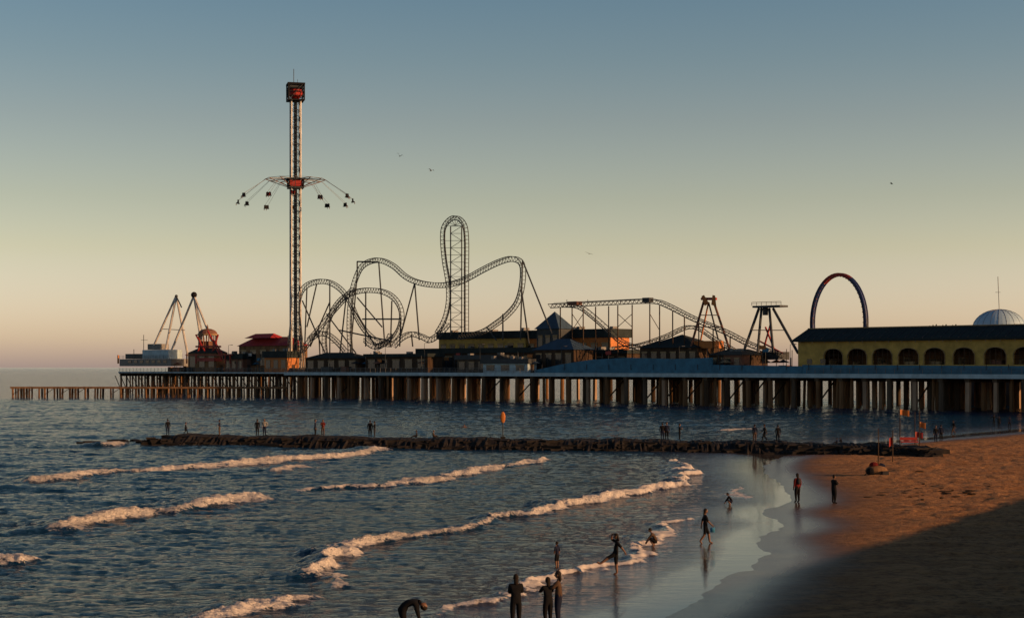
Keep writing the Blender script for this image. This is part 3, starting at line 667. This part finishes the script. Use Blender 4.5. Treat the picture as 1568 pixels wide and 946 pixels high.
POSES={
 'stand':{}, 
 'hips':dict(eL=(-.2,-.03,.66),wL=(-.12,.05,.56),hL=(-.09,.07,.545)),
 'phone':dict(eR=(.12,.03,.66),wR=(.07,.13,.72),hR=(.05,.15,.755),eL=(-.12,.03,.66),wL=(-.06,.12,.66),hL=(-.03,.15,.67)),
 'walk':dict(kL=(-.055,.10,.29),aL=(-.055,.13,.05),tL=(-.06,.22,.035),kR=(.055,-.02,.28),aR=(.055,-.16,.09),tR=(.06,-.09,.02),eR=(.13,.06,.655),wR=(.12,.16,.56),hR=(.12,.19,.53),eL=(-.13,-.07,.65),wL=(-.135,-.10,.50),hL=(-.133,-.10,.455)),
 'kick':dict(kL=(-.06,.20,.42),aL=(-.06,.38,.28),tL=(-.06,.46,.33),kR=(.03,-.01,.27),aR=(.03,-.03,.05),tR=(.035,.06,.018),che=(0,-.03,.745),nek=(0,-.03,.83),hb=(0,-.02,.865),head=(0,-.0,.93),sL=(-.105,-.02,.80),sR=(.105,-.03,.80),eR=(.15,.10,.84),wR=(.09,.09,.95),hR=(.06,.07,.97),eL=(-.16,-.12,.68),wL=(-.17,-.2,.58),hL=(-.17,-.22,.54)),
 'bend':dict(pel=(0,-.04,.50),pL=(-.055,-.04,.475),pR=(.055,-.04,.475),kL=(-.065,.0,.27),kR=(.065,.02,.27),spi=(0,.06,.585),che=(0,.17,.61),nek=(0,.26,.59),hb=(0,.29,.57),head=(0,.34,.53),sL=(-.10,.21,.60),sR=(.10,.21,.60),eL=(-.11,.23,.43),eR=(.11,.24,.43),wL=(-.08,.27,.29),wR=(.08,.28,.29),hL=(-.07,.29,.25),hR=(.07,.3,.25)),
 'crouch':dict(pel=(0,-.09,.17),pL=(-.055,-.08,.16),pR=(.055,-.08,.16),kL=(-.09,.12,.27),kR=(.09,.12,.27),aL=(-.07,-.02,.05),aR=(.07,-.02,.05),tL=(-.08,.07,.018),tR=(.08,.07,.018),spi=(0,-.05,.27),che=(0,.02,.37),nek=(0,.07,.44),hb=(0,.09,.47),head=(0,.12,.53),sL=(-.10,.03,.41),sR=(.10,.03,.41),eL=(-.12,.14,.29),eR=(.12,.14,.29),wL=(-.06,.22,.18),wR=(.06,.22,.16),hL=(-.05,.24,.13),hR=(.05,.25,.11)),
 'sit':dict(pel=(0,0,.07),pL=(-.055,.02,.07),pR=(.055,.02,.07),kL=(-.07,.22,.17),kR=(.07,.22,.15),aL=(-.06,.34,.03),aR=(.06,.36,.03),tL=(-.065,.41,.06),tR=(.065,.43,.06),spi=(0,-.02,.17),che=(0,-.01,.285),nek=(0,.01,.37),hb=(0,.02,.405),head=(0,.03,.47),sL=(-.10,0,.34),sR=(.10,0,.34),eL=(-.13,.05,.2),eR=(.13,.05,.2),wL=(-.08,.17,.15),wR=(.08,.17,.15),hL=(-.06,.2,.15),hR=(.06,.2,.15)),
 'hug':dict(eL=(-.13,.1,.70),wL=(-.05,.2,.72),hL=(-.01,.22,.72),eR=(.13,.1,.68),wR=(.06,.2,.64),hR=(.02,.22,.63)),
 'wade':dict(eR=(.22,.0,.72),wR=(.30,.05,.64),hR=(.33,.06,.62),eL=(-.22,.0,.72),wL=(-.30,.05,.66),hL=(-.33,.06,.64)),
}
def person(name,x,y,z,h,yaw,pose='stand',top='cloth_black',bot='cloth_navy',sleeves=True,legs=True,hair='hair',bulk=1.0,long_hair=False,hat=None,extra=None,mirror=False,skirt=False):
    J=dict(REST); J.update(POSES[pose]); names=list(RAD.keys()); names.remove('pel'); names=['pel']+names
    J={k:Vector(p) for k,p in J.items()}
    if mirror: J={k:Vector((-p.x,p.y,p.z)) for k,p in J.items()}
    me=bpy.data.meshes.new('tmp'); me.from_pydata([J[n] for n in names],[(names.index(a),names.index(b)) for a,b,_ in ED],[])
    o=bpy.data.objects.new('tmp',me); scene.collection.objects.link(o)
    md=o.modifiers.new('s','SKIN'); md.use_smooth_shade=True; md.branch_smoothing=.5
    if not me.skin_vertices: 
        bpy.context.view_layer.objects.active=o; bpy.ops.mesh.customdata_skin_add()
    for i,n in enumerate(names):
        r=RAD[n]; r=(r,r) if not isinstance(r,tuple) else r
        bk=bulk if n in('pel','spi','che','sL','sR') else (1+(bulk-1)*.5)
        me.skin_vertices[0].data[i].radius=(r[0]*bk,r[1]*bk); me.skin_vertices[0].data[i].use_root=(i==0)
    o.modifiers.new('ss','SUBSURF').levels=1; o.modifiers['ss'].render_levels=1
    dg=bpy.context.evaluated_depsgraph_get(); ev=o.evaluated_get(dg); m2=bpy.data.meshes.new_from_object(ev)
    vs=[v.co.copy() for v in m2.vertices]; pf=[list(p.vertices) for p in m2.polygons]
    bpy.data.objects.remove(o); bpy.data.meshes.remove(me); bpy.data.meshes.remove(m2)
    zone={'top':top,'bot':bot,'arm':top if sleeves is not None else 'skin','fore':top if sleeves else 'skin','shin':bot if legs else 'skin','foot':'cloth_black' if legs else 'skin','skin':'skin'}
    mb=MB(); groups={}
    for f in pf:
        c=sum((vs[i] for i in f),Vector())/len(f); best=1e9;bk='top'
        for a,b_,k in ED:
            A=J[a];B=J[b_];d=B-A; t=max(0,min(1,(c-A).dot(d)/d.dot(d))); q=(c-A-d*t).length
            if k in('bot','top','skin'): q*=.93
            if q<best: best=q;bk=k
        groups.setdefault(zone[bk],[]).append(f)
    mb.v=[tuple(v) for v in vs]
    for k,fl in groups.items():
        i=mb.mi(k); mb.f+=fl; mb.m+=[i]*len(fl)
    hd=J['head']; ax=(hd-J['hb']).normalized() if (hd-J['hb']).length>0 else Vector((0,0,1))
    fw=Vector((0,1,0)); fw=(fw-ax*fw.dot(ax)).normalized(); rt=fw.cross(ax); R=Matrix((rt,fw,ax)).transposed()
    mb.ell(hd,.046,.056,.068,'skin',12,8,R=R)
    L_=lambda a,b_,c: hd+R@Vector((a,b_,c))
    mb.ell(L_(0,-.012,.012),.052,.056,.066,hair,12,8,R=R)
    mb.beam(L_(0,.052,.006),L_(0,.066,-.014),.006,'skin',5,.009)
    for s in(-1,1):
        mb.ell(L_(s*.048,-.002,-.004),.006,.012,.016,'skin',6,4,R=R); mb.ell(L_(s*.018,.050,.004),.007,.005,.005,'black',6,4,R=R)
    mb.ell(L_(0,.051,-.034),.015,.005,.005,'cloth_red',6,4,R=R)
    if long_hair: mb.ell(L_(0,-.035,-.05),.045,.03,.085,hair,10,6,R=R)
    for w,hh,sx in (('wL','hL',-1),('wR','hR',1)):
        d=(J[hh]-J[w]).normalized(); sd_=Vector((0,1,0)) if abs(d.y)<.8 else Vector((0,0,1)); sd_=(sd_-d*sd_.dot(d)).normalized(); nn=d.cross(sd_)
        b0=J[hh]
        for i,(o_,l) in enumerate(((.016,.040),(.0055,.046),(-.0055,.042),(-.016,.032))):
            p=b0+sd_*o_; q=p+d*l*.55; r_=q+(d*.8-nn*sx*.5).normalized()*l*.45
            mb.beam(p,q,.006,'skin',5,.0055); mb.beam(q,r_,.0055,'skin',5,.004)
        p=J[w].lerp(b0,.5)+sd_*.014; q=p+(sd_*.8+d*.6).normalized()*.024; mb.beam(p,q,.007,'skin',5,.006); mb.beam(q,q+d*.018,.006,'skin',5,.004)
    if extra=='bag':
        p=J['hR']; mb.box(p+Vector((0,0,-.12)),.03,.13,.13,'cloth_blue'); mb.beam(p,p+Vector((0,-.05,-.06)),.005,'cloth_blue'); mb.beam(p,p+Vector((0,.05,-.06)),.005,'cloth_blue')
    if extra=='pack':
        p=J['che']; mb.ell(p+Vector((0,-.09,-.02)),.075,.05,.11,'cloth_grey',10,6)
    minz=min(v[2] for v in mb.v)
    c,s=math.cos(yaw),math.sin(yaw)
    mb.v=[((a*c-b_*s)*h,(a*s+b_*c)*h,(q-minz)*h) for a,b_,q in mb.v]
    ob=mb.build(name,smooth=True); ob.location=(x,y,z); return ob
def at(px,py,zz=None):
    z=0.0 if zz is None else zz
    for _ in range(6):
        x,y=G(px,py,z)
        if zz is None: z=sand_at(x,y)
    return x,y,z
def groin_pt(px):
    k=(px-CX)/F
    for i in range(len(gp)-1):
        (ax,ay),(bx,by)=gp[i],gp[i+1]
        t=(k*ay-ax)/((bx-ax)-k*(by-ay)) if abs((bx-ax)-k*(by-ay))>1e-9 else -1
        if 0<=t<=1: return ax+t*(bx-ax),ay+t*(by-ay),.94
    return gp[0][0],gp[0][1],.94
LFT=math.pi/2; RGT=-math.pi/2; AW=0; TO=math.pi
for px,h,yw,ps,tp,bt,kw in [
 (258,1.75,.3,'stand','cloth_black','cloth_navy',{}),(283,1.4,RGT,'walk','cloth_grey','cloth_black',{}),
 (337,1.7,LFT,'wade','cloth_navy','cloth_tan',{}),(394,1.75,AW,'stand','cloth_black','cloth_black',{}),(404,1.8,TO,'hips','cloth_white','cloth_navy',{}),
 (483,1.8,RGT,'stand','cloth_navy','cloth_black',{}),(494,1.8,TO,'phone','cloth_red','cloth_tan',{}),
 (567,1.8,AW,'stand','cloth_black','cloth_black',{}),(574,1.7,LFT,'phone','cloth_black','cloth_grey',{}),
 (638,1.5,LFT,'sit','cloth_grey','cloth_black',{}),(663,1.5,RGT,'sit','cloth_tan','cloth_black',{}),
 (1014,1.75,AW,'stand','cloth_black','cloth_navy',{}),(1021,1.8,TO,'stand','cloth_navy','cloth_black',{}),(1041,1.65,RGT,'phone','cloth_black','cloth_black',{}),
 (1155,1.7,AW,'stand','cloth_navy','cloth_tan',{}),(1172,1.75,LFT,'walk','cloth_grey','cloth_black',{}),(1190,1.7,AW,'stand','cloth_black','cloth_black',{}),
 (1282,1.0,LFT,'sit','cloth_navy','cloth_black',{}),]:
    x,y,z=groin_pt(px); person('person',x,y+random.uniform(-.5,.5),z,h,yw,ps,tp,bt,bulk=1.25,**kw)
for nm,px,py,h,yw,ps,tp,bt,kw in [
 ('person',1221,768,1.78,.5,'stand','cloth_red','cloth_black',dict(bulk=1.4,long_hair=True,extra='pack')),
 ('person',1277,770,1.74,RGT*.7,'phone','cloth_black','cloth_black',dict(bulk=1.35)),
 ('child',1118,773,1.3,LFT,'crouch','cloth_black','cloth_navy',dict(legs=False,bulk=1.15)),
 ('person',1080,831,1.66,RGT,'walk','cloth_black','cloth_black',dict(legs=False,sleeves=False,extra='bag',long_hair=True,bulk=1.15)),
 ('child',1001,836,1.45,LFT*.8,'crouch','cloth_tan','cloth_black',dict(legs=False,sleeves=False,bulk=1.1)),
 ('person',943,879,1.66,LFT,'kick','cloth_black','cloth_black',dict(legs=False,sleeves=False,long_hair=True,bulk=1.15)),
 ('child',853,869,1.12,LFT*.6,'hips','cloth_navy','cloth_black',dict(legs=False,sleeves=False,bulk=1.15)),
 ('person',790,961,1.72,.15,'phone','cloth_black','cloth_black',dict(bulk=1.4,long_hair=True)),
 ('person',839,958,1.58,.5,'hug','cloth_black','cloth_black',dict(bulk=1.35,long_hair=True)),
 ('person',855,957,1.76,LFT*.9,'hug','cloth_tan','cloth_navy',dict(bulk=1.35,long_hair=True)),
 ('person',618,974,1.80,RGT,'bend','cloth_black','cloth_black',dict(bulk=1.5)),
 ('person',1433,676,1.8,TO,'stand','cloth_black','cloth_navy',dict(bulk=1.2)),('person',1441,674,1.8,AW,'stand','cloth_navy','cloth_black',dict(bulk=1.2)),('person',1460,664,1.75,LFT,'walk','cloth_black','cloth_tan',dict(bulk=1.2)),
 ('person',1530,654,1.6,AW,'stand','cloth_black','cloth_black',{}),('person',1546,655,1.6,AW,'walk','cloth_navy','cloth_black',{}),
 ('person',1522,652,1.7,AW,'wade','cloth_black','cloth_black',{}),('child',1288,678,1.1,LFT,'crouch','cloth_black','cloth_black',{})]:
    x,y,z=at(px,py); 
    person(nm,x,y,z-0.01,h,yw,ps,tp,bt,**kw)
x,y=G(711,656); person('swimmer',x,y,-.95,1.6,TO,'wade','skin','cloth_navy')
# ------------------------------------------------------------------ flags and lifeguard gear
def warn_flag(name,px,py,ytop,flagk,fy0,fy1,fx,onz=None):
    x,y,z=at(px,py,onz); mb=MB(); s=y/F; zt_=H-(ytop-HY)*s
    mb.beam((x,y,z-.3),(x,y,zt_),.06,'timber_dark',6,.04)
    if flagk:
        za=H-(fy0-HY)*s; zb_=H-(fy1-HY)*s; w=fx*s; n=6
        vs=[];fs=[]
        for i in range(n+1):
            t=i/n; dy=.12*math.sin(t*5); vs+= [(x+w*t,y+dy,za-.12*t),(x+w*t,y+dy,zb_-.2*t)]
        for i in range(n): fs.append([2*i,2*i+1,2*i+3,2*i+2])
        mb.add(vs,fs,flagk)
    mb.build(name)
x,y,z=groin_pt(770); mb=MB(); mb.beam((x,y,.8),(x,y,3.5),.06,'steel_dark',6); mb.ell((x,y,3.1),.26,.1,.6,'orange_paint',12,8); mb.box((x,y,1.0),.5,.5,.3,'stone'); mb.build('warning_sign')
warn_flag('beach_flag',1345,709,655,None,0,0,0); warn_flag('beach_flag',1367,706,658,'red_paint',668,680,-6)
warn_flag('beach_flag',1408,692,627,'orange_paint',645,653,9); warn_flag('beach_flag',1378,682,622,'orange_paint',626,634,14); warn_flag('beach_flag',1401,680,630,'red_paint',660,668,12)
mb=MB(); x,y,z=at(1342,727)
mb.ell((x,y,z+.35),.85,.55,.42,'timber',16,8); mb.ell((x-.2,y,z+.75),.35,.28,.26,'cloth_red',10,6); mb.ell((x+.35,y+.1,z+.65),.35,.28,.26,'cloth_navy',10,6); mb.ell((x-.5,y-.3,z+.3),.35,.3,.3,'cloth_black',10,6)
mb.beam((x-.9,y,z),(x+.3,y,z+1.1),.05,'timber'); mb.beam((x+.9,y,z),(x,y,z+1.1),.05,'timber'); mb.box((x+.5,y-.5,z+.18),.5,.35,.34,'cloth_grey',rot=.3); mb.build('beach_gear')
mb=MB(); x,y,z=at(1392,683)
mb.box((x,y,z+.5),1.8,.5,.12,'red_paint'); 
for q in(-1,1): mb.beam((x+q*.85,y,z),(x+q*.7,y,z+.6),.05,'steel_grey')
mb.box((x,y+.25,z+.8),1.8,.08,.3,'red_paint'); mb.build('beach_bench')
# ------------------------------------------------------------------ gulls
def gull(px,py,d,span,yaw,k):
    mb=MB(); mb.ell((0,0,0),.06,.2,.06,'gull_dark',8,6); mb.ell((0,.2,.03),.04,.055,.04,'gull_white',8,5); mb.beam((0,.25,.03),(0,.31,.02),.015,'orange_paint',5,.004)
    mb.add([(-.03,-.18,0),(.03,-.18,0),(.07,-.32,0),(-.07,-.32,0)],[[0,1,2,3]],'gull_white')
    for s in(-1,1):
        P=[(s*.04,.1,.02),(s*span*.25,.14,k*.16),(s*span*.5,.0,k*.1),(s*span*.5,-.03,k*.1),(s*span*.25,-.02,k*.15),(s*.04,-.09,.02)]
        mb.add(P,[[0,1,4,5]],'gull_dark'); mb.add([P[1],P[2],P[3],P[4]],[[0,1,2,3]],'gull_dark')
    o=mb.build('gull'); o.location=((px-CX)/F*d,d,H-(py-HY)*d/F); o.rotation_euler=(.35,.3,yaw)
gull(612,239,240,1.3,.5,2.2); gull(660,261,230,1.2,-.6,1.2); gull(902,388,270,1.5,.1,.5); gull(1365,281,240,.7,.9,1)
# ------------------------------------------------------------------ light
el=math.radians(12.0); az=math.radians(112.0)
S=Vector((math.cos(el)*math.sin(az),math.cos(el)*math.cos(az),math.sin(el)))
sun=bpy.data.lights.new('sun','SUN'); sun.energy=5.0; sun.angle=math.radians(.6); sun.color=(1.0,.54,.24)
so=bpy.data.objects.new('sun',sun); scene.collection.objects.link(so); so.rotation_euler=S.to_track_quat('Z','Y').to_euler(); so.location=(100,0,60)
w=bpy.data.worlds.new('World'); scene.world=w; w.use_nodes=True; N=w.node_tree.nodes; L=w.node_tree.links
bg=N['Background']; sky=N.new('ShaderNodeTexSky'); sky.sky_type='NISHITA'; sky.sun_disc=False; sky.sun_elevation=math.radians(7); sky.sun_rotation=math.radians(100)
sky.air_density=1.0; sky.dust_density=1.0; sky.ozone_density=1.5
tcw=N.new('ShaderNodeTexCoord'); sx=N.new('ShaderNodeSeparateXYZ'); L.new(tcw.outputs['Generated'],sx.inputs[0])
rm=N.new('ShaderNodeValToRGB'); L.new(sx.outputs['Z'],rm.inputs[0])
K=5.0
st=[(0.0,(2.35,2.2,4.2)),(0.0166,(2.4,2.22,3.45)),(0.0716,(2.0,1.66,1.68)),(0.102,(1.72,1.42,1.33)),(0.149,(1.38,1.18,1.15)),(0.185,(1.12,1.08,1.10)),(0.225,(.92,1.0,1.08)),(0.4,(.42,.55,.68)),(1.0,(.30,.42,.56))]
e=rm.color_ramp.elements
while len(e)<len(st): e.new(.5)
for q,(p,c) in zip(e,st): q.position=p; q.color=(c[0]/K,c[1]/K,c[2]/K,1)
vm=N.new('ShaderNodeVectorMath'); vm.operation='MULTIPLY'; L.new(sky.outputs[0],vm.inputs[0]); L.new(rm.outputs[0],vm.inputs[1])
L.new(vm.outputs[0],bg.inputs[0]); bg.inputs[1].default_value=0.12*K
# ------------------------------------------------------------------ camera
cam=bpy.data.cameras.new('camera'); co=bpy.data.objects.new('camera',cam); scene.collection.objects.link(co)
co.location=(0,0,H); co.rotation_euler=(math.pi/2,0,0); cam.sensor_width=36; cam.lens=36*F/1568; cam.shift_y=(562-472.5)/1568
cam.clip_end=100000; cam.clip_start=.5; scene.camera=co
scene.view_settings.view_transform='Standard'; scene.view_settings.look='None'; scene.view_settings.exposure=0
